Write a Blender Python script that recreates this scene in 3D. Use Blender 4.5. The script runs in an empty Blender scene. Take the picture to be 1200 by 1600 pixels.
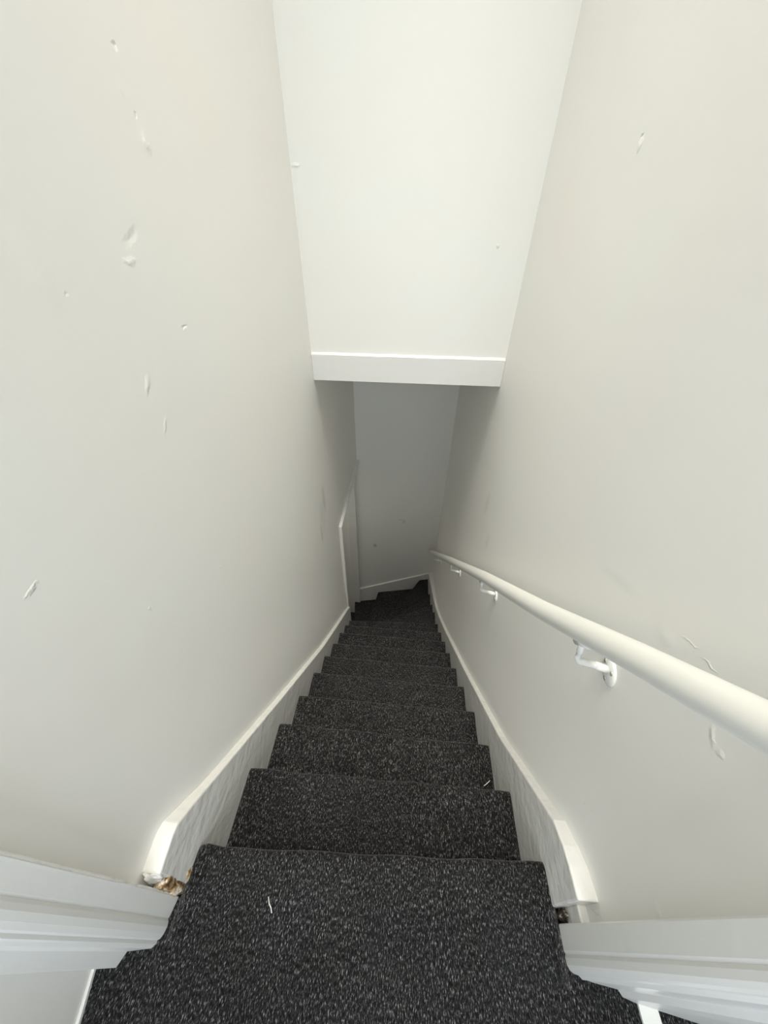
import bpy, bmesh, math, random
from mathutils import Vector, Matrix, noise
random.seed(7)
S = bpy.context.scene
COL = S.collection
H = 1.25                                   # eye height over the landing; landing carpet is z = 0

# ------------------------------------------------------------------ camera
cam_d = bpy.data.cameras.new('camera')
cam = bpy.data.objects.new('camera', cam_d); COL.objects.link(cam)
cam_d.sensor_fit = 'VERTICAL'; cam_d.sensor_height = 36.0
cam_d.lens = 560.0 / 1600.0 * 36.0
cam_d.clip_start = 0.01
R_ = Vector((0.99704104, 0.07626466, 0.00963633))
U_ = Vector((-0.05560401, 0.62895415, 0.7754514))
F_ = Vector((-0.05307873, 0.77369269, -0.63133372))
M = Matrix((R_, U_, -F_)).transposed().to_4x4(); M.translation = (0, 0, H)
cam.matrix_world = M
S.camera = cam

# ------------------------------------------------------------------ light
S.view_settings.view_transform = 'Standard'; S.view_settings.look = 'None'
S.view_settings.gamma = 1.0; S.view_settings.use_curve_mapping = False
S.view_settings.exposure = 0.10
S.cycles.max_bounces = 14; S.cycles.diffuse_bounces = 10; S.cycles.use_denoising = True
W = bpy.data.worlds.new('sky'); S.world = W; W.use_nodes = True
W.node_tree.nodes['Background'].inputs[0].default_value = (0.75, 0.85, 1.0, 1)
W.node_tree.nodes['Background'].inputs[1].default_value = 0.4

def area(name, loc, rot, sx, sy, power, col, spread=180):
    d = bpy.data.lights.new(name, 'AREA'); d.shape = 'RECTANGLE'; d.size = sx; d.size_y = sy
    d.energy = power; d.color = col; d.spread = math.radians(spread)
    o = bpy.data.objects.new(name, d); COL.objects.link(o); o.location = loc; o.rotation_euler = rot
    return o
CEIL = 3.70
# daylight through the rooflight over the stair, daylight through the landing window behind
area('rooflight_daylight', (0, .25, CEIL + .16), (math.radians(11), 0, 0), .86, 1.7, 11.4, (1.0, .945, .825), 40)
area('rooflight_daylight_end', (0, 1.2, CEIL + .15), (0, 0, 0), .86, .6, 4.0, (1.0, .945, .825), 60)
area('window_daylight', (.1, -1.75, 1.45), (math.radians(90), 0, 0), 1.1, 1.2, 25.5, (.82, .905, .985))
area('lower_hall_fill', (-1.2, 2.6, -.8), (0, 0, 0), .5, .5, 2.1, (1.0, .95, .83))  # added fill light out of view, lifts the walls at the stair foot

# ------------------------------------------------------------------ helpers
def mat(name, base, rough=0.5, spec=0.5):
    m = bpy.data.materials.new(name); m.use_nodes = True
    b = m.node_tree.nodes['Principled BSDF']
    b.inputs['Base Color'].default_value = (*base, 1)
    b.inputs['Roughness'].default_value = rough
    b.inputs['Specular IOR Level'].default_value = spec
    return m, m.node_tree, b
def N(nt, t, **kw):
    n = nt.nodes.new(t)
    for k, v in kw.items(): setattr(n, k, v)
    return n
def link(nt, a, b): nt.links.new(a, b)
def noise_node(nt, vec, scale, detail=3, rough=0.5):
    n = N(nt, 'ShaderNodeTexNoise'); n.inputs['Scale'].default_value = scale
    n.inputs['Detail'].default_value = detail; n.inputs['Roughness'].default_value = rough
    if vec: link(nt, vec, n.inputs['Vector'])
    return n
def ramp(nt, fac, stops):
    r = N(nt, 'ShaderNodeValToRGB')
    while len(r.color_ramp.elements) < len(stops): r.color_ramp.elements.new(0.5)
    for e, (p, c) in zip(r.color_ramp.elements, stops):
        e.position = p; e.color = (*c, 1) if len(c) == 3 else c
    link(nt, fac, r.inputs[0]); return r
def math_node(nt, op, a, b=None):
    n = N(nt, 'ShaderNodeMath', operation=op)
    for i, v in enumerate((a, b)):
        if v is None: continue
        if isinstance(v, (int, float)): n.inputs[i].default_value = v
        else: link(nt, v, n.inputs[i])
    return n.outputs[0]

def spot(nt, vec, loc, size, rot=(0, 0, 0), soft=1.0):
    """1 inside an ellipsoid at loc fading to 0 at its rim."""
    mp = N(nt, 'ShaderNodeMapping', vector_type='TEXTURE')
    mp.inputs['Location'].default_value = loc; mp.inputs['Rotation'].default_value = rot
    mp.inputs['Scale'].default_value = size
    link(nt, vec, mp.inputs['Vector'])
    ln = N(nt, 'ShaderNodeVectorMath', operation='LENGTH'); link(nt, mp.outputs[0], ln.inputs[0])
    mr = N(nt, 'ShaderNodeMapRange', interpolation_type='SMOOTHSTEP')
    mr.inputs['From Min'].default_value = 1.0; mr.inputs['From Max'].default_value = 1.0 - soft
    link(nt, ln.outputs['Value'], mr.inputs['Value'])
    return mr.outputs[0]

def plaster(name, base, dents=(), scuffs=(), rough=0.55):
    """painted plaster: roller texture, uneven skim, dents (+/- mm) and grey scuffs at given places."""
    m, nt, b = mat(name, base, rough, 0.35)
    tc = N(nt, 'ShaderNodeTexCoord'); co = tc.outputs['Object']
    big = noise_node(nt, co, 2.2, 2); fine = noise_node(nt, co, 160, 3); mid = noise_node(nt, co, 14, 3)
    warp = noise_node(nt, co, 90, 2)
    wv = N(nt, 'ShaderNodeVectorMath', operation='MULTIPLY_ADD')
    link(nt, warp.outputs['Color'], wv.inputs[0]); wv.inputs[1].default_value = (0.012,) * 3
    off = N(nt, 'ShaderNodeVectorMath', operation='ADD'); link(nt, co, wv.inputs[2])
    link(nt, wv.outputs[0], off.inputs[0]); off.inputs[1].default_value = (-0.006,) * 3
    wc = off.outputs[0]
    h = math_node(nt, 'MULTIPLY', fine.outputs[0], 0.00012)
    h = math_node(nt, 'ADD', h, math_node(nt, 'MULTIPLY', mid.outputs[0], 0.0004))
    for loc, size, rot, amp in dents:
        h = math_node(nt, 'ADD', h, math_node(nt, 'MULTIPLY', spot(nt, wc, loc, size, rot), amp))
    bp = N(nt, 'ShaderNodeBump'); bp.inputs['Strength'].default_value = 1.0; bp.inputs['Distance'].default_value = 1.0
    link(nt, h, bp.inputs['Height']); link(nt, bp.outputs[0], b.inputs['Normal'])
    tint = ramp(nt, big.outputs[0], [(0.3, tuple(c * k for c, k in zip(base, (1.0, 0.985, 0.98)))),
                                     (0.7, tuple(c * k for c, k in zip(base, (0.985, 1.0, 1.0))))])
    col = tint.outputs[0]
    for loc, size, rot, amp in scuffs:
        mx = N(nt, 'ShaderNodeMix', data_type='RGBA')
        f = math_node(nt, 'MULTIPLY', math_node(nt, 'MULTIPLY', spot(nt, wc, loc, size, rot), amp), mid.outputs[0])
        link(nt, f, mx.inputs[0]); link(nt, col, mx.inputs[6]); mx.inputs[7].default_value = (0.16, 0.15, 0.14, 1)
        col = mx.outputs[2]
    link(nt, col, b.inputs['Base Color'])
    return m

def gloss_paint(name, base, brush=(6, 6, 160), rough=0.28, amt=0.0006, lumps=0.0015):
    m, nt, b = mat(name, base, rough, 0.5)
    tc = N(nt, 'ShaderNodeTexCoord')
    mp = N(nt, 'ShaderNodeMapping'); mp.inputs['Scale'].default_value = brush
    link(nt, tc.outputs['Object'], mp.inputs[0])
    a = noise_node(nt, mp.outputs[0], 1.0, 3); c = noise_node(nt, tc.outputs['Object'], 35, 2)
    h = math_node(nt, 'ADD', math_node(nt, 'MULTIPLY', a.outputs[0], amt), math_node(nt, 'MULTIPLY', c.outputs[0], lumps))
    bp = N(nt, 'ShaderNodeBump'); bp.inputs['Distance'].default_value = 1.0
    link(nt, h, bp.inputs['Height']); link(nt, bp.outputs[0], b.inputs['Normal'])
    return m

def carpet_mat():
    m, nt, b = mat('charcoal_loop_carpet', (0.02, 0.02, 0.02), 0.95, 0.1)
    tc = N(nt, 'ShaderNodeTexCoord'); co = tc.outputs['Object']
    mp = N(nt, 'ShaderNodeMapping'); mp.inputs['Scale'].default_value = (420, 112, 112); link(nt, co, mp.inputs[0])
    mp2 = N(nt, 'ShaderNodeMapping'); mp2.inputs['Scale'].default_value = (650, 210, 210); link(nt, co, mp2.inputs[0])
    a = noise_node(nt, mp.outputs[0], 1.0, 2, 0.6); c = noise_node(nt, mp2.outputs[0], 1.0, 2, 0.6)
    v = N(nt, 'ShaderNodeTexVoronoi'); v.inputs['Scale'].default_value = 1.0; link(nt, mp.outputs[0], v.inputs['Vector'])
    f = math_node(nt, 'ADD', math_node(nt, 'MULTIPLY', a.outputs[0], 0.55), math_node(nt, 'MULTIPLY', c.outputs[0], 0.45))
    r = ramp(nt, f, [(0.37, (0.003, 0.003, 0.003)), (0.48, (0.0105, 0.0105, 0.0110)), (0.56, (0.037, 0.037, 0.0385)), (0.66, (0.285, 0.285, 0.295))])
    big = noise_node(nt, co, 5, 2)
    mx = N(nt, 'ShaderNodeMix', data_type='RGBA', blend_type='MULTIPLY'); mx.inputs[0].default_value = 1.0
    link(nt, r.outputs[0], mx.inputs[6])
    br = ramp(nt, big.outputs[0], [(0.3, (0.85, 0.84, 0.83)), (0.7, (1.1, 1.1, 1.1))]); link(nt, br.outputs[0], mx.inputs[7])
    link(nt, mx.outputs[2], b.inputs['Base Color'])
    b.inputs["Sheen Weight"].default_value = 0.28; b.inputs['Sheen Roughness'].default_value = 0.35; b.inputs['Sheen Tint'].default_value = (.5, .5, .5, 1)
    bp = N(nt, 'ShaderNodeBump'); bp.inputs['Distance'].default_value = 0.004; bp.inputs['Strength'].default_value = 0.8
    link(nt, f, bp.inputs['Height']); link(nt, bp.outputs[0], b.inputs['Normal'])
    return m

def obj(name, bm, material, parent=None, smooth=False, recalc=True):
    if recalc: bmesh.ops.recalc_face_normals(bm, faces=bm.faces)
    me = bpy.data.meshes.new(name); bm.to_mesh(me); bm.free()
    me.materials.append(material)
    if smooth:
        for p in me.polygons: p.use_smooth = True
    o = bpy.data.objects.new(name, me); COL.objects.link(o)
    if parent is not None: o.parent = parent
    return o
def struct(name, bm, m, label=None, smooth=False):
    o = obj(name, bm, m, smooth=smooth); o['kind'] = 'structure'
    if smooth: o.data.set_sharp_from_angle(angle=math.radians(35))
    if label: o['label'] = label
    return o
def thing(name, label, cat, loc=(0, 0, 0), group=None):
    o = bpy.data.objects.new(name, None); COL.objects.link(o); o.location = loc; o.empty_display_size = 0.1
    o['label'] = label; o['category'] = cat
    if group: o['group'] = group
    return o
def box(bm, x0, x1, y0, y1, z0, z1):
    vs = [bm.verts.new((x, y, z)) for x in (x0, x1) for y in (y0, y1) for z in (z0, z1)]
    for f in ((0, 1, 3, 2), (4, 6, 7, 5), (0, 4, 5, 1), (2, 3, 7, 6), (0, 2, 6, 4), (1, 5, 7, 3)):
        bm.faces.new([vs[i] for i in f])
    return bm
def prism(bm, pts, axis, a, b):
    """pts: outline in the two other axes; extruded from a to b along axis."""
    def P(p, t):
        return {'x': (t, p[0], p[1]), 'y': (p[0], t, p[1]), 'z': (p[0], p[1], t)}[axis]
    A = [bm.verts.new(P(p, a)) for p in pts]; B = [bm.verts.new(P(p, b)) for p in pts]
    bm.faces.new(A); bm.faces.new(B[::-1])
    n = len(pts)
    for i in range(n): bm.faces.new((A[i], B[i], B[(i + 1) % n], A[(i + 1) % n]))
    return bm
def bevel(o, w, seg=2, angle=30):
    md = o.modifiers.new('bevel', 'BEVEL'); md.width = w; md.segments = seg; md.limit_method = 'ANGLE'; md.angle_limit = math.radians(angle)
    md.harden_normals = False
def tube(bm, pts, r, seg=16, caps=True):
    pts = [Vector(p) for p in pts]; rings = []
    up = Vector((0, 0, 1))
    for i, p in enumerate(pts):
        t = (pts[min(i + 1, len(pts) - 1)] - pts[max(i - 1, 0)]).normalized()
        a = t.cross(up)
        if a.length < 1e-3: a = t.cross(Vector((0, 1, 0)))
        a.normalize(); b2 = a.cross(t).normalized()
        rr = r[i] if isinstance(r, (list, tuple)) else r
        rings.append([bm.verts.new(p + rr * (math.cos(2 * math.pi * k / seg) * a + math.sin(2 * math.pi * k / seg) * b2)) for k in range(seg)])
    for q in range(len(rings) - 1):
        for k in range(seg):
            bm.faces.new((rings[q][k], rings[q][(k + 1) % seg], rings[q + 1][(k + 1) % seg], rings[q + 1][k]))
    if caps: bm.faces.new(rings[0][::-1]); bm.faces.new(rings[-1])
    return bm
def Z(p): return (p[0], p[1] + H)          # (y, z-from-eye) -> (y, z)

# ------------------------------------------------------------------ measures
XL, XR = -0.471, 0.402                     # faces of the two strings
WL, WR = -0.511, 0.464                     # plaster faces
Y0, G, RS = 0.1522, 0.2135, 0.2036
YB = 1.8946                                # face of the wall over the stair
ZT, ZB = -0.5308 + H, -0.662 + H           # fascia board under it
JY, HEAD = 2.14, -1.93 + H                 # opening in the left wall at the foot
def far_y(x): return 3.2 + (x + 0.51) * 0.2062
def nose_z(y): return -(y - Y0) * RS / G
LOW = -4.3

# ------------------------------------------------------------------ materials
r90 = math.pi / 2
def wl(y, z, sy, sz, rot=0, amp=-0.001): return ((WL, y, z + H), (0.06, sy * (.75 if amp < .05 else 1), sz * (.75 if amp < .05 else 1)), (rot, 0, 0), amp * (.34 if amp < .05 else 1))
def wr(y, z, sy, sz, rot=0, amp=-0.001): return ((WR, y, z + H), (0.08, sy * (.75 if amp < .05 else 1), sz * (.75 if amp < .05 else 1)), (rot, 0, 0), amp * (.34 if amp < .05 else 1))
left_dents = [wl(.896, .217, .012, .010, 0, -.004), wl(.878, .166, .014, .018, 0, .0015), wl(.900, .139, .009, .007, 0, -.003),
    wl(.907, .105, .020, .026, .2, .004), wl(1.222, .084, .03, .02, 0, .0012), wl(.769, -.027, .05, .016, .4, -.003),
    wl(.742, -.061, .03, .012, 0, .003), wl(.846, -.19, .022, .006, 0, -.005), wl(.574, -.089, .008, .008, 0, -.002),
    wl(.661, -.255, .012, .035, -.7, .004), wl(.665, -.341, .010, .030, -.7, .003), wl(.542, -.062, .04, .10, 0, .002),
    wl(1.125, -.788, .012, .06, -.5, .003), wl(1.068, -.794, .012, .05, -.5, -.002), wl(.281, -.405, .022, .006, .3, .004),
    wl(.659, -.772, .012, .006, 0, .003), wl(.412, -.628, .006, .014, 0, .003)]
left_scuffs = [wl(1.80, -1.39, .05, .16, .1, .5), wl(1.66, -1.566, .03, .12, 0, .55), wl(1.72, -1.48, .09, .2, .1, .2)]
right_dents = [wr(1.133, .13, .014, .022, .5, .005), wr(1.14, .143, .012, .010, 0, -.006), wr(1.145, .021, .012, .010, 0, -.002),
    wr(.233, -.574, .010, .026, -.7, .004), wr(.212, -.578, .010, .012, 0, .003), wr(.246, -1.005, .006, .012, .5, .003),
    wr(.229, -.986, .006, .010, .5, .003), wr(.077, -.872, .020, .018, .4, .004), wr(.345, -.512, .034, .004, -.45, .003),
    wr(.305, -.505, .03, .004, -.3, .003), wr(.376, -.552, .035, .03, 0, .002), wr(.09, -1.11, .006, .06, .4, .004)]
right_scuffs = [wr(1.62, -1.22, .06, .12, .3, .22), wr(1.45, -1.35, .05, .10, .3, .18), wr(.54, -.59, .10, .02, -.4, .14)]
WHITE = (0.875, 0.868, 0.842)
M_left = plaster('left_wall_paint', WHITE, left_dents, left_scuffs)
M_right = plaster('right_wall_paint', WHITE, right_dents, right_scuffs)
M_face = plaster('upper_wall_paint', WHITE, [((-.49, YB, .162 + H), (.02, .03, .012), (0, 0, 0), .003), ((.334, YB, -.08 + H), (.007, .03, .01), (0, 0, 0), .003)])
M_far = plaster('far_wall_paint', WHITE, [((-.331, 3.237, -3.193 + H), (.05, .06, .04), (0, 0, 0), .003), ((.016, 3.308, -2.832 + H), (.06, .06, .04), (0, 0, 0), .003)],
    [((-.331, 3.237, -3.193 + H), (.03, .06, .05), (0, 0, 0), .9), ((.016, 3.308, -2.832 + H), (.03, .06, .04), (0, .6, 0), .8), ((-.02, 3.308, -2.80 + H), (.06, .06, .015), (0, 0, 0), .7)])
M_plain = plaster('landing_wall_paint', WHITE)
M_ceil = plaster('ceiling_paint', (0.87, 0.865, 0.85))
M_string = gloss_paint('string_gloss_paint', (0.80, 0.795, 0.77), (60, 14, 14), 0.22, 0.003, 0.003)
M_trim = gloss_paint('trim_gloss_paint', (0.80, 0.80, 0.785), (70, 70, 4), 0.3, 0.0003, 0.0006)
M_board = gloss_paint('fascia_gloss_paint', (0.80, 0.80, 0.79), (4, 70, 70), 0.35, 0.0003, 0.0004)
M_rail = gloss_paint('handrail_gloss_paint', (0.79, 0.79, 0.755), (60, 8, 8), 0.3, 0.0003, 0.0004)
M_brk = gloss_paint('bracket_gloss_paint', (0.82, 0.82, 0.80), (40, 40, 40), 0.25, 0.0004, 0.0006)
M_screw, _, _b = mat('screw_steel', (0.45, 0.44, 0.42), 0.35); _b.inputs['Metallic'].default_value = 0.8
M_carpet = carpet_mat()
M_wood, nt, b = mat('bare_broken_wood', (0.3, 0.18, 0.08), 0.8)
tc = N(nt, 'ShaderNodeTexCoord'); a = noise_node(nt, tc.outputs['Object'], 60, 4)
r = ramp(nt, a.outputs[0], [(0.32, (0.06, 0.035, 0.02)), (0.45, (0.30, 0.17, 0.07)), (0.55, (0.55, 0.42, 0.25)), (0.62, (0.75, 0.72, 0.66))])
link(nt, r.outputs[0], b.inputs['Base Color'])
M_dark, nt, b = mat('old_dark_timber', (0.03, 0.02, 0.015), 0.7)
tc = N(nt, 'ShaderNodeTexCoord'); a = noise_node(nt, tc.outputs['Object'], 90, 3)
r = ramp(nt, a.outputs[0], [(0.45, (0.02, 0.014, 0.01)), (0.6, (0.10, 0.07, 0.045)), (0.72, (0.6, 0.58, 0.52))])
link(nt, r.outputs[0], b.inputs['Base Color'])
M_thread, _, _ = mat('pale_thread', (0.75, 0.74, 0.70), 0.9)
M_glass, nt, b = mat('window_glass', (1, 1, 1), 0.02); b.inputs['Transmission Weight'].default_value = 1.0; b.inputs['Alpha'].default_value = 0.15

# ------------------------------------------------------------------ shell
# left stair wall with the opening at its foot
def belly(y, z):
    """plaster fills out towards the string at the foot of the wall."""
    t = min(1, max(0, (z - nose_z(y) - 0.10) / 0.55)); t = t * t * (3 - 2 * t)
    k = min(1, max(0, (y - .10) / .16)); k = k * k * (3 - 2 * k)
    return (1 - t) * k
def left_x(y, z): return WL + 0.018 * belly(y, z)
def right_x(y, z): return WR - 0.021 * (1 - min(1, max(0, (z - nose_z(y) - 0.10) / 0.55))) - 0.021 * belly(y, z)
def wall_grid(ys, zs, fx, back, hole=None):
    """plaster sheet on a y-z grid, with a flat back, open where hole(y, z) holds."""
    bm = bmesh.new(); ft, bk = {}, {}
    def v(d, i, j, x):
        if (i, j) not in d: d[i, j] = bm.verts.new((x, ys[i], zs[j]))
        return d[i, j]
    cells = {(i, j) for i in range(len(ys) - 1) for j in range(len(zs) - 1)
             if not (hole and hole((ys[i] + ys[i + 1]) / 2, (zs[j] + zs[j + 1]) / 2))}
    for i, j in cells:
        q = [(i, j), (i + 1, j), (i + 1, j + 1), (i, j + 1)]
        bm.faces.new([v(ft, *c, fx(ys[c[0]], zs[c[1]])) for c in q]); bm.faces.new([v(bk, *c, back) for c in q[::-1]])
        for (c0, c1), nb in zip(zip(q, q[1:] + q[:1]), ((i, j - 1), (i + 1, j), (i, j + 1), (i - 1, j))):
            if nb not in cells: bm.faces.new([ft[c0], bk[c0], bk[c1], ft[c1]])
    return bm
ys = sorted([0, .048, far_y(WL) + .02, JY] + [.06 + i * .06 for i in range(52) if abs(.06 + i * .06 - JY) > .02])
zs = sorted([HEAD] + [LOW + i * (CEIL - LOW) / 110 for i in range(111) if abs(LOW + i * (CEIL - LOW) / 110 - HEAD) > .02])
struct('wall_left', wall_grid(ys, zs, left_x, WL - .11, lambda y, z: y > JY and z < HEAD), M_left, 'off-white painted plaster wall left of the stairs', True)

# right stair wall: plaster that bellies in slightly down at the stair
ys = [.02 + i * (3.42 - 0.02) / 57 for i in range(58)]; zs = [LOW + i * (CEIL - LOW) / 110 for i in range(111)]
struct('wall_right', wall_grid(ys, zs, right_x, WR + .11), M_right, 'off-white painted plaster wall carrying the handrail', True)

# wall over the stair with its fascia board, and the soffit behind
bm = bmesh.new(); box(bm, WL, WR, YB, YB + 0.12, ZB + 0.012, CEIL)
struct('wall_front', bm, M_face, 'off-white wall above the lower stairs')
bm = bmesh.new(); box(bm, WL, WR, YB + 0.12, far_y(WR) + 0.02, ZB + 0.012, ZB + 0.1)
struct('ceiling_lower', bm, M_ceil)
bm = bmesh.new(); prism(bm, [(YB, ZB), (YB - .012, ZB + .002), (YB - .013, ZT - .006), (YB - .010, ZT), (YB, ZT + .004)], 'x', WL + .001, WR - .001)
o = struct('trim_1', bm, M_board, 'white painted fascia board across the wall above the stairs')
bm = bmesh.new(); n = 60
vs = []
for i in range(n + 1):
    x = WL + .002 + (WR - WL - .004) * i / n; w = 0.0035 + 0.002 * noise.noise((x * 14, 3, 1))
    vs.append([bm.verts.new((x, YB - .012 - w * .4, ZT - .002)), bm.verts.new((x, YB - .008 - w * .5, ZT + w)), bm.verts.new((x, YB + .001, ZT + .004 + w * 1.4))])
for i in range(n):
    for j in range(2): bm.faces.new((vs[i][j], vs[i + 1][j], vs[i + 1][j + 1], vs[i][j + 1]))
obj('caulk_bead', bm, M_board, o, smooth=True)

# far wall (stands a little askew), lower hall to the left
bm = bmesh.new(); x0, x1 = -1.9, WR + 0.02
prism(bm, [(x0, far_y(x0)), (x1, far_y(x1)), (x1, far_y(x1) + .1), (x0, far_y(x0) + .1)], 'z', LOW, ZB + 0.1)
struct('wall_far', bm, M_far, 'shaded plaster wall at the foot of the stairs')
bm = bmesh.new(); box(bm, -1.9, WL - .11, JY - .11, JY - .005, LOW, HEAD + .1); struct('wall_lower_near_unseen', bm, M_plain)  # unseen walls, ceiling and floor box the lower hall in to block light
bm = bmesh.new(); box(bm, -2.0, -1.9, JY - .11, far_y(-1.9) + .1, LOW, HEAD + .1); struct('wall_lower_end_unseen', bm, M_plain)
bm = bmesh.new(); box(bm, -1.9, WL - .11, JY - .11, far_y(WL) + .02, HEAD + .002, HEAD + .1); struct('ceiling_lower_hall_unseen', bm, M_ceil)
bm = bmesh.new(); box(bm, -2.0, WR + .11, -.1, 3.6, LOW - .1, LOW); struct('floor_lower_unseen', bm, M_carpet)

# lining round the opening at the foot
bm = bmesh.new(); box(bm, WL - .125, WL + .024, JY - .004, JY + .022, -4.2, HEAD - .0225)
o = struct('trim_2', bm, M_trim, 'white upright edge of the opening at the foot of the left wall'); bevel(o, .003)
bm = bmesh.new(); box(bm, WL - .125, WL + .024, JY - .004, far_y(WL) - .004, HEAD - .022, HEAD + .004)
o = struct('trim_3', bm, M_trim, 'white top edge of the opening at the foot of the left wall'); bevel(o, .003)
bm = bmesh.new(); box(bm, WL - .125, WL - .03, far_y(WL) - .05, far_y(WL) - .006, -4.2, HEAD - .022)
o = struct('trim_4', bm, M_trim, 'far upright of the opening at the foot of the left wall'); bevel(o, .003)

# landing behind the camera
LX0, LX1, LY = -0.62, 1.30, -1.85
bm = bmesh.new(); prism(bm, [(-.607, -.067), (-.589, -.145), (-.589, LY), (-.72, LY), (-.72, -.067)], 'z', -.02, CEIL); struct('wall_landing_left', bm, M_plain, 'bluish-white landing wall beside the left doorway moulding')
bm = bmesh.new(); box(bm, LX1, LX1 + .1, LY, -0.02, -.02, CEIL); struct('wall_landing_right', bm, M_plain)
bm = bmesh.new(); box(bm, WR + .05, LX1 + .1, -0.01, 0.09, -.02, CEIL); struct('wall_landing_front', bm, M_plain)
bm = bmesh.new()
wx0, wx1, wz0, wz1 = -.45, .65, .85, 2.05
for a in ((LX0 - .1, wx0, -.02, CEIL), (wx1, LX1 + .1, -.02, CEIL), (wx0, wx1, -.02, wz0), (wx0, wx1, wz1, CEIL)):
    box(bm, a[0], a[1], LY - .1, LY, a[2], a[3])
struct('wall_back', bm, M_plain)
bm = bmesh.new()
for a in ((wx0, wx0 + .05, wz0, wz1), (wx1 - .05, wx1, wz0, wz1), (wx0 + .05, wx1 - .05, wz0, wz0 + .05), (wx0 + .05, wx1 - .05, wz1 - .05, wz1), (.075, .125, wz0 + .05, wz1 - .05)):
    box(bm, a[0], a[1], LY - .08, LY - .03, a[2], a[3])
o = struct('window_1', bm, M_trim)
bm = bmesh.new(); box(bm, wx0 + .05, wx1 - .05, LY - .058, LY - .052, wz0 + .05, wz1 - .05); obj('window_pane', bm, M_glass, o)
# ceiling with the rooflight well over the stair
bm = bmesh.new()
hx0, hx1, hy0, hy1 = -.46, .46, -.66, 1.55
for a in ((-.75, hx0, LY - .1, 2.05), (hx1, 1.42, LY - .1, 2.05), (hx0, hx1, LY - .1, hy0), (hx0, hx1, hy1, 2.05)):
    box(bm, a[0], a[1], a[2], a[3], CEIL, CEIL + .2)
struct('ceiling', bm, M_ceil)
bm = bmesh.new(); box(bm, hx0 - .05, hx1 + .05, hy0 - .05, hy1 + .05, CEIL + .205, CEIL + .215); o = struct('window_2', bm, M_glass)

# landing carpet with its rolled front edge
def ribbon_profile(yf, zt, yb, t=0.034, back=0.03, drop=None, under=None):
    """profile (y,z) of a carpeted step: top from yb to the nose at yf, round nose, underside, riser."""
    r = t / 2; p = [(yb, zt)]
    for k in range(0, 7):
        a = math.pi / 2 - math.pi * k / 6
        p.append((yf - r + r * math.cos(a), zt - r + r * math.sin(a)))
    p += [(yf - back, zt - t), (yf - back, drop), (under if under is not None else yb, drop)]
    return p
def step_mesh(xl, xr, yl, yr, zt, ybl, ybr, drop, seed, n=48, amp=0.0022, curl=0.0):
    bm = bmesh.new(); rows = []
    for i in range(n + 1):
        u = i / n; x = xl + (xr - xl) * u
        wob = amp * noise.noise((x * 9, seed * 3.1, 0.3)) * 2; wz = amp * 0.7 * noise.noise((x * 11, seed * 5.7, 4.2)) * 2
        yf = yl + (yr - yl) * u + wob; zz = zt + wz
        if curl: zz += curl * math.exp(-((x - xl - .02) / .018) ** 2); yf += curl * .6 * math.exp(-((x - xl - .02) / .02) ** 2)
        yb = ybl + (ybr - ybl) * u
        rows.append([bm.verts.new((x, q[0], q[1])) for q in ribbon_profile(yf, zz, yb, drop=drop)])
    m = len(rows[0])
    for i in range(n):
        for j in range(m): bm.faces.new((rows[i][j], rows[i + 1][j], rows[i + 1][(j + 1) % m], rows[i][(j + 1) % m]))
    bm.faces.new(rows[0][::-1]); bm.faces.new(rows[-1])
    return bm

bm = step_mesh(-.474, .408, .138, .177, 0, -.02, -.02, -.206, 0, curl=.008)
o = obj('floor_nosing', bm, M_carpet, smooth=True); nosing = o
bm = bmesh.new(); box(bm, LX0 - .02, LX1, LY, 0.0, -.2, 0.0); box(bm, -.60, .60, -.001, .046, -.15, -.0004); box(bm, -.474, .408, .04, .10, -.15, -.0006)
fl = struct('floor', bm, M_carpet, 'dark charcoal carpet of the landing at the top of the stairs')
nosing.parent = fl

# moulded doorway uprights either side
L_prof = [(-.60, .048), (-.482, .048), (-.480, .046), (-.4845, .016), (-.4865, .012), (-.4835, .008), (-.482, 0.0), (-.484, -.010), (-.488, -.018),
          (-.493, -.021), (-.4925, -.026), (-.496, -.0285), (-.50, -.033), (-.55, -.041), (-.56, -.064), (-.602, -.069), (-.66, -.078), (-.66, .048)]
bm = bmesh.new(); prism(bm, L_prof, 'z', 0.0, 2.9)
for v in bm.verts: v.co.y -= .010 * min(1, max(0, (v.co.y + .03) / .078)) * v.co.z
dl = struct('door_1', bm, M_trim, 'white moulded doorway upright on the left of the landing')
bm = bmesh.new(); tube(bm, [(-.4835 + .0015 * noise.noise((i * .4, 0, 5)), .0485 - .010 * i * .02, i * .02) for i in range(2, 140)], .0028, 8); obj('caulk_bead', bm, M_plain, dl, smooth=True)
R_prof = [(.60, .073), (.411, .073), (.409, .071), (.408, .034), (.4105, .029), (.4085, .024), (.409, .014), (.413, .007), (.420, .003),
          (.430, .001), (.436, -.004), (.440, -.003), (.458, -.006), (.506, -.011), (.512, -.02), (.537, -.026), (.70, -.048), (.70, .073)]
bm = bmesh.new(); prism(bm, R_prof, 'z', 0.0, 2.9)
for v in bm.verts: v.co.y -= .024 * min(1, max(0, v.co.y / .07)) * v.co.z
struct('door_2', bm, M_trim, 'white moulded doorway upright on the right of the landing')
bm = bmesh.new(); box(bm, -.60, .60, -.03, .04, 2.9, CEIL); struct('wall_over_doorway', bm, M_plain)

# white strips on the landing floor
bm = bmesh.new(); prism(bm, [(-.612, -.067), (-.601, -.068), (-.583, -.144), (-.583, -.60), (-.612, -.60)], 'z', -.002, .008)
struct('baseboard_left', bm, M_trim, 'thin white strip along the left edge of the landing carpet')
bm = bmesh.new(); prism(bm, [(.538, -.022), (.575, -.026), (.578, -.60), (.533, -.60)], 'z', -.005, .006)
struct('trim_5', bm, M_trim, 'white strip across the landing carpet beside the right doorway upright')

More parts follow.
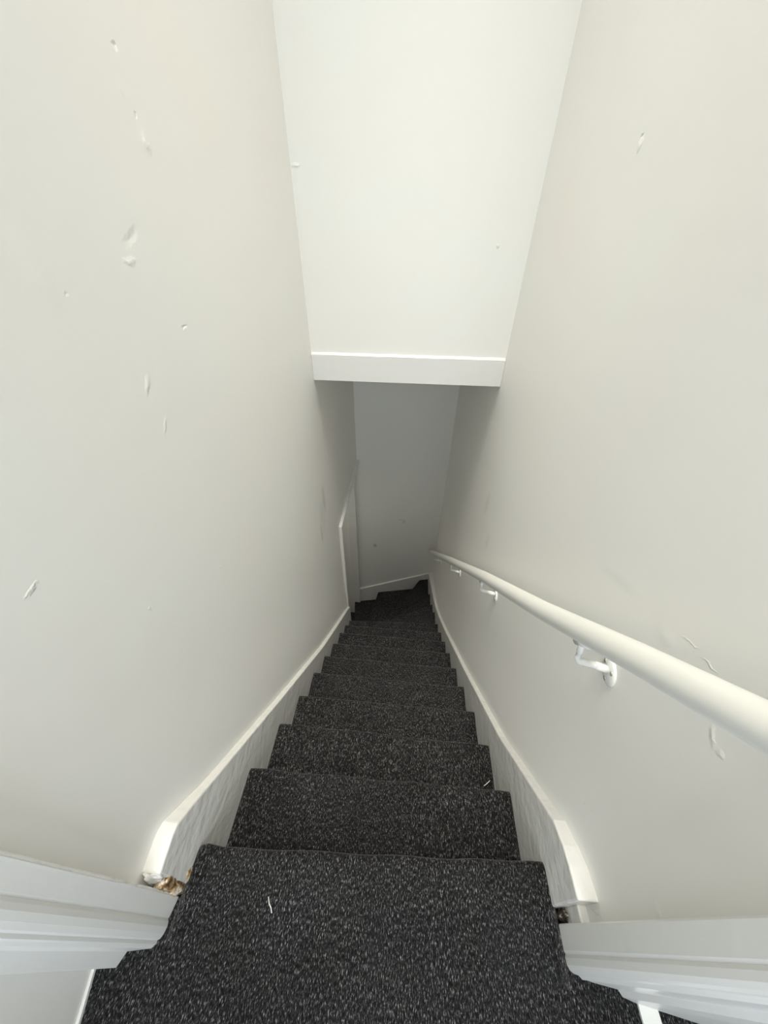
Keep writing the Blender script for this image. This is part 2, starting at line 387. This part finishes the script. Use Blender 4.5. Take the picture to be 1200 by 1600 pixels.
# ------------------------------------------------------------------ staircase
st = thing('staircase', 'steep staircase in dark charcoal carpet between white painted strings', 'staircase', (0, 0, 0))
ends = [(.138, .177), (.367, .369), (.583, .571), (.788, .782), (1.009, .997), (1.225, 1.211), (1.442, 1.434), (1.662, 1.650), (1.866, 1.860), (2.055, 2.085)]
for k in range(1, 10):
    yl, yr = ends[k]; pl, pr = ends[k - 1]
    bm = step_mesh(XL - .002, XR + .004, yl, yr, -k * RS, pl - .06, pr - .06, -(k + 1) * RS - .01, k)
    obj('step', bm, M_carpet, st, smooth=True)
# winding steps round the inner corner
NP = Vector((-.495, 2.12))
XE = XR + .012
def ray_end(a):
    d = Vector((math.cos(a), math.sin(a)))
    cands = []
    if d.x > 1e-6: cands.append((XE - NP.x) / d.x)
    den = d.y - .2062 * d.x
    if den > 1e-6: cands.append((3.2 + (NP.x + .51) * .2062 - .004 - NP.y) / den)
    t = min(cands); return NP + d * t
corner = Vector((XE, far_y(XE) - .004))
wz = [-9 * RS, -10 * RS, -11 * RS, -3.715 + H, -3.93 + H, -4.11 + H, -4.27 + H, -4.44 + H]
wa = [0, 15, 29, 43, 57.5, 79.5, 97, 112]
for k in range(1, 7):
    a0, a1 = math.radians(wa[k - 1] - 4), math.radians(wa[k])
    p0, p1 = ray_end(a0), ray_end(a1)
    out = [p0]
    ca = math.atan2(corner.y - NP.y, corner.x - NP.x)
    if a0 < ca < a1: out.append(corner)
    out.append(p1)
    dn = Vector((math.cos(a1), math.sin(a1))); nn = Vector((-dn.y, dn.x))
    m = [p1 + (NP - p1) * i / 24 for i in range(1, 24)]
    m = [q + nn * .004 * noise.noise((q.x * 8, q.y * 8, k)) for q in m]
    pts = [(p.x, p.y) for p in out + m] + [(NP.x, NP.y)]
    if k == 1: pts = [(NP.x, NP.y - .05), (XE, NP.y - .06)] + pts[:-1] + [(NP.x, NP.y)]
    bm = bmesh.new(); prism(bm, pts, 'z', wz[k] - .24, wz[k])
    o = obj('step', bm, M_carpet, st); bevel(o, .010, 3, 50)
# bottom steps running out through the opening
for k, (xa, xb) in ((7, (-1.0, -.60)),):
    bm = bmesh.new(); box(bm, xa, xb, JY + .02, far_y(-1) - .01, wz[k] - .2, wz[k]); obj('step', bm, M_carpet, st)
# strings
def string_profile(top, depth):
    return top + [(p[0], p[1] - depth) for p in reversed(top)]
topL = [(.068, -1.080), (.13, -1.066), (.150, -1.069), (.20, -1.118), (.648, -1.581), (1.226, -2.166), (1.65, -2.545), (1.985, -2.835), (JY - .004, -2.98)]
bm = bmesh.new(); prism(bm, [Z(p) for p in string_profile(topL, .55)][:], 'x', XL, WL - .004)
sl = obj('string', bm, M_string, st); bevel(sl, .004, 2); sl['label'] = 'white painted string on the left of the steps'
topR = [(.098, -1.078), (.15, -1.083), (.184, -1.092), (.233, -1.118), (.538, -1.483), (1.098, -2.042), (1.732, -2.65), (2.10, -2.985), (2.35, -3.190), (2.55, -3.325), (2.72, -3.430), (3.0, -3.595), (3.2, -3.70), (far_y(XR), -3.80)]
bm = bmesh.new(); prism(bm, [Z(p) for p in string_profile(topR, .6)], 'x', XR, WR + .003)
sr = obj('string', bm, M_string, st); bevel(sr, .004, 2); sr['label'] = 'white painted string on the right of the steps'
bm = bmesh.new()
A = [(-.548, -4.006 + H), (XR + .003, -3.812 + H), (XR + .003, -4.5 + H), (-.548, -4.6 + H)]
v = [bm.verts.new((x, far_y(x) - .020, z)) for x, z in A] + [bm.verts.new((x, far_y(x) + .003, z)) for x, z in A]
for f in ((0, 1, 2, 3), (7, 6, 5, 4), (0, 4, 5, 1), (1, 5, 6, 2), (2, 6, 7, 3), (3, 7, 4, 0)): bm.faces.new([v[i] for i in f])
sf = obj('string', bm, M_string, st); bevel(sf, .004, 2); sf['label'] = 'sloping white skirting along the far wall of the bottom turn'
# broken timber end at the foot of the left string, open gap with dark timber on the right
bm = bmesh.new()
box(bm, -.496, -.478, .050, .068, .0, .12); box(bm, -.496, -.4735, .052, .108, -.03, .022)
obj('broken_timber_end', bm, M_wood, st)['label'] = 'bare brown broken timber at the top end of the left string'
def chunk(c, s, seed):
    bm = bmesh.new(); bmesh.ops.create_icosphere(bm, subdivisions=3, radius=1)
    for v in bm.verts:
        d = 1 + .45 * noise.noise(v.co * 1.7 + Vector((seed, 0, 0))) + .2 * noise.noise(v.co * 5 + Vector((seed, 3, 0)))
        v.co = Vector((c[0] + s[0] * v.co.x * d, c[1] + s[1] * v.co.y * d, c[2] + s[2] * v.co.z * d))
    return bm
for i, (c, s) in enumerate([((-.478, .062, .095), (.012, .012, .03)), ((-.479, .058, .045), (.012, .012, .03)), ((-.476, .085, .012), (.008, .02, .016))]):
    obj('wood_splinter', chunk(c, s, i * 3), M_wood, st, smooth=True)
for i, (c, s) in enumerate([((-.497, .064, .13), (.012, .010, .05)), ((-.503, .060, .06), (.008, .010, .06)), ((-.486, .068, .150), (.014, .006, .022))]):
    obj('paint_lump', chunk(c, s, 20 + i * 3), M_string, st, smooth=True)
bm = bmesh.new(); box(bm, .419, .43, .074, .098, -.1, .02)
obj('dark_timber', bm, M_dark, st)['label'] = 'dark old timber showing in the gap at the top end of the right string'
obj('wood_splinter', chunk((.418, .086, .01), (.008, .008, .03), 11), M_dark, st, smooth=True)
bm = bmesh.new(); box(bm, .4245, .47, .070, .100, -.02, .10); o = obj('plaster_patch', bm, M_string, st); bevel(o, .004)

# ------------------------------------------------------------------ handrail
hr = thing('handrail', 'round white painted handrail fixed along the right wall above the stairs', 'handrail', (0, 0, 0))
RX = .389
axis = [(.085, -.318), (.177, -.403), (.327, -.540), (.605, -.803), (1.123, -1.268), (2.075, -2.155), (3.20, -3.215), (3.33, -3.338)]
pts = []
for (a, b_), (c, d) in zip(axis, axis[1:]):
    for i in range(6): pts.append((RX, a + (c - a) * i / 6, b_ + (d - b_) * i / 6 + H))
pts.append((RX, axis[-1][0], axis[-1][1] + H))
def rail_z(y):
    for (a, b_), (c, d) in zip(axis, axis[1:]):
        if a <= y <= c: return b_ + (d - b_) * (y - a) / (c - a) + H
bm = bmesh.new(); tube(bm, pts, .0257, 32); o = obj('rail', bm, M_rail, hr, smooth=True)
def bracket(y):
    zr = rail_z(y) - .0257 * 1.36; w = right_x(y, zr - .064)
    bm = bmesh.new()
    ang = math.atan2(-(RS), G)
    # saddle plate under the rail
    dirv = Vector((0, math.cos(ang), math.sin(ang)))
    c = Vector((RX, y, zr + .004))
    tube(bm, [c - dirv * .028, c + dirv * .028], .009, 12)
    path = [(RX, y, zr + .004), (RX, y, zr - .022), (RX, y, zr - .036)]
    for k in range(1, 6):
        a = k / 6 * math.pi / 2
        path.append((RX + .012 * (1 - math.cos(a)), y, zr - .036 - .012 * math.sin(a)))
    path += [(RX + .012, y, zr - .048), (RX + .035, y, zr - .053), (w - .004, y, zr - .064)]
    tube(bm, path, .0064, 14)
    tube(bm, [(RX + .04, y, zr - .054), (w - .002, y, zr - .064)], .0075, 14)
    def lean(b):
        for v in b.verts:
            if v.co.z < zr: v.co.y -= .32 * (zr - v.co.z)
    lean(bm)
    br = obj('bracket', bm, M_brk, hr, smooth=True)
    bm = bmesh.new(); tube(bm, [(w + .002, y, zr - .066), (w - .004, y, zr - .066), (w - .006, y, zr - .066), (w - .0075, y, zr - .066)], [.026, .026, .0235, .014], 28)
    for v in bm.verts: v.co.z = zr - .066 + (v.co.z - zr + .066) * 1.12
    lean(bm); obj('wall_plate', bm, M_brk, br, smooth=True)
    for dy, dz in ((0, -.0195), (-.015, .010), (.015, .010)):
        bm = bmesh.new(); q = (y + dy, zr - .066 + dz)
        tube(bm, [(w - .004, *q), (w - .0078, *q), (w - .0088, *q)], [.0042, .0042, .0022], 12)
        lean(bm); obj('screw', bm, M_screw, br, smooth=True)
for y in (.440, 1.135, 1.90, 2.90): bracket(y)

# ------------------------------------------------------------------ lint on the carpet
def thread(name, pts, r, label):
    bm = bmesh.new(); tube(bm, pts, r, 6); o = obj(name, bm, M_thread, smooth=True); o['label'] = label; o['category'] = 'thread'
thread('thread', [(-.268, .063, .002), (-.262, .052, .004), (-.256, .046, .003), (-.252, .038, .002)], .0012, 'white thread lying on the landing carpet left of its middle')
thread('thread', [(.318, .374, -RS + .002), (.328, .380, -RS + .004), (.340, .390, -RS + .003)], .0009, 'pale thread at the right front edge of the second step')
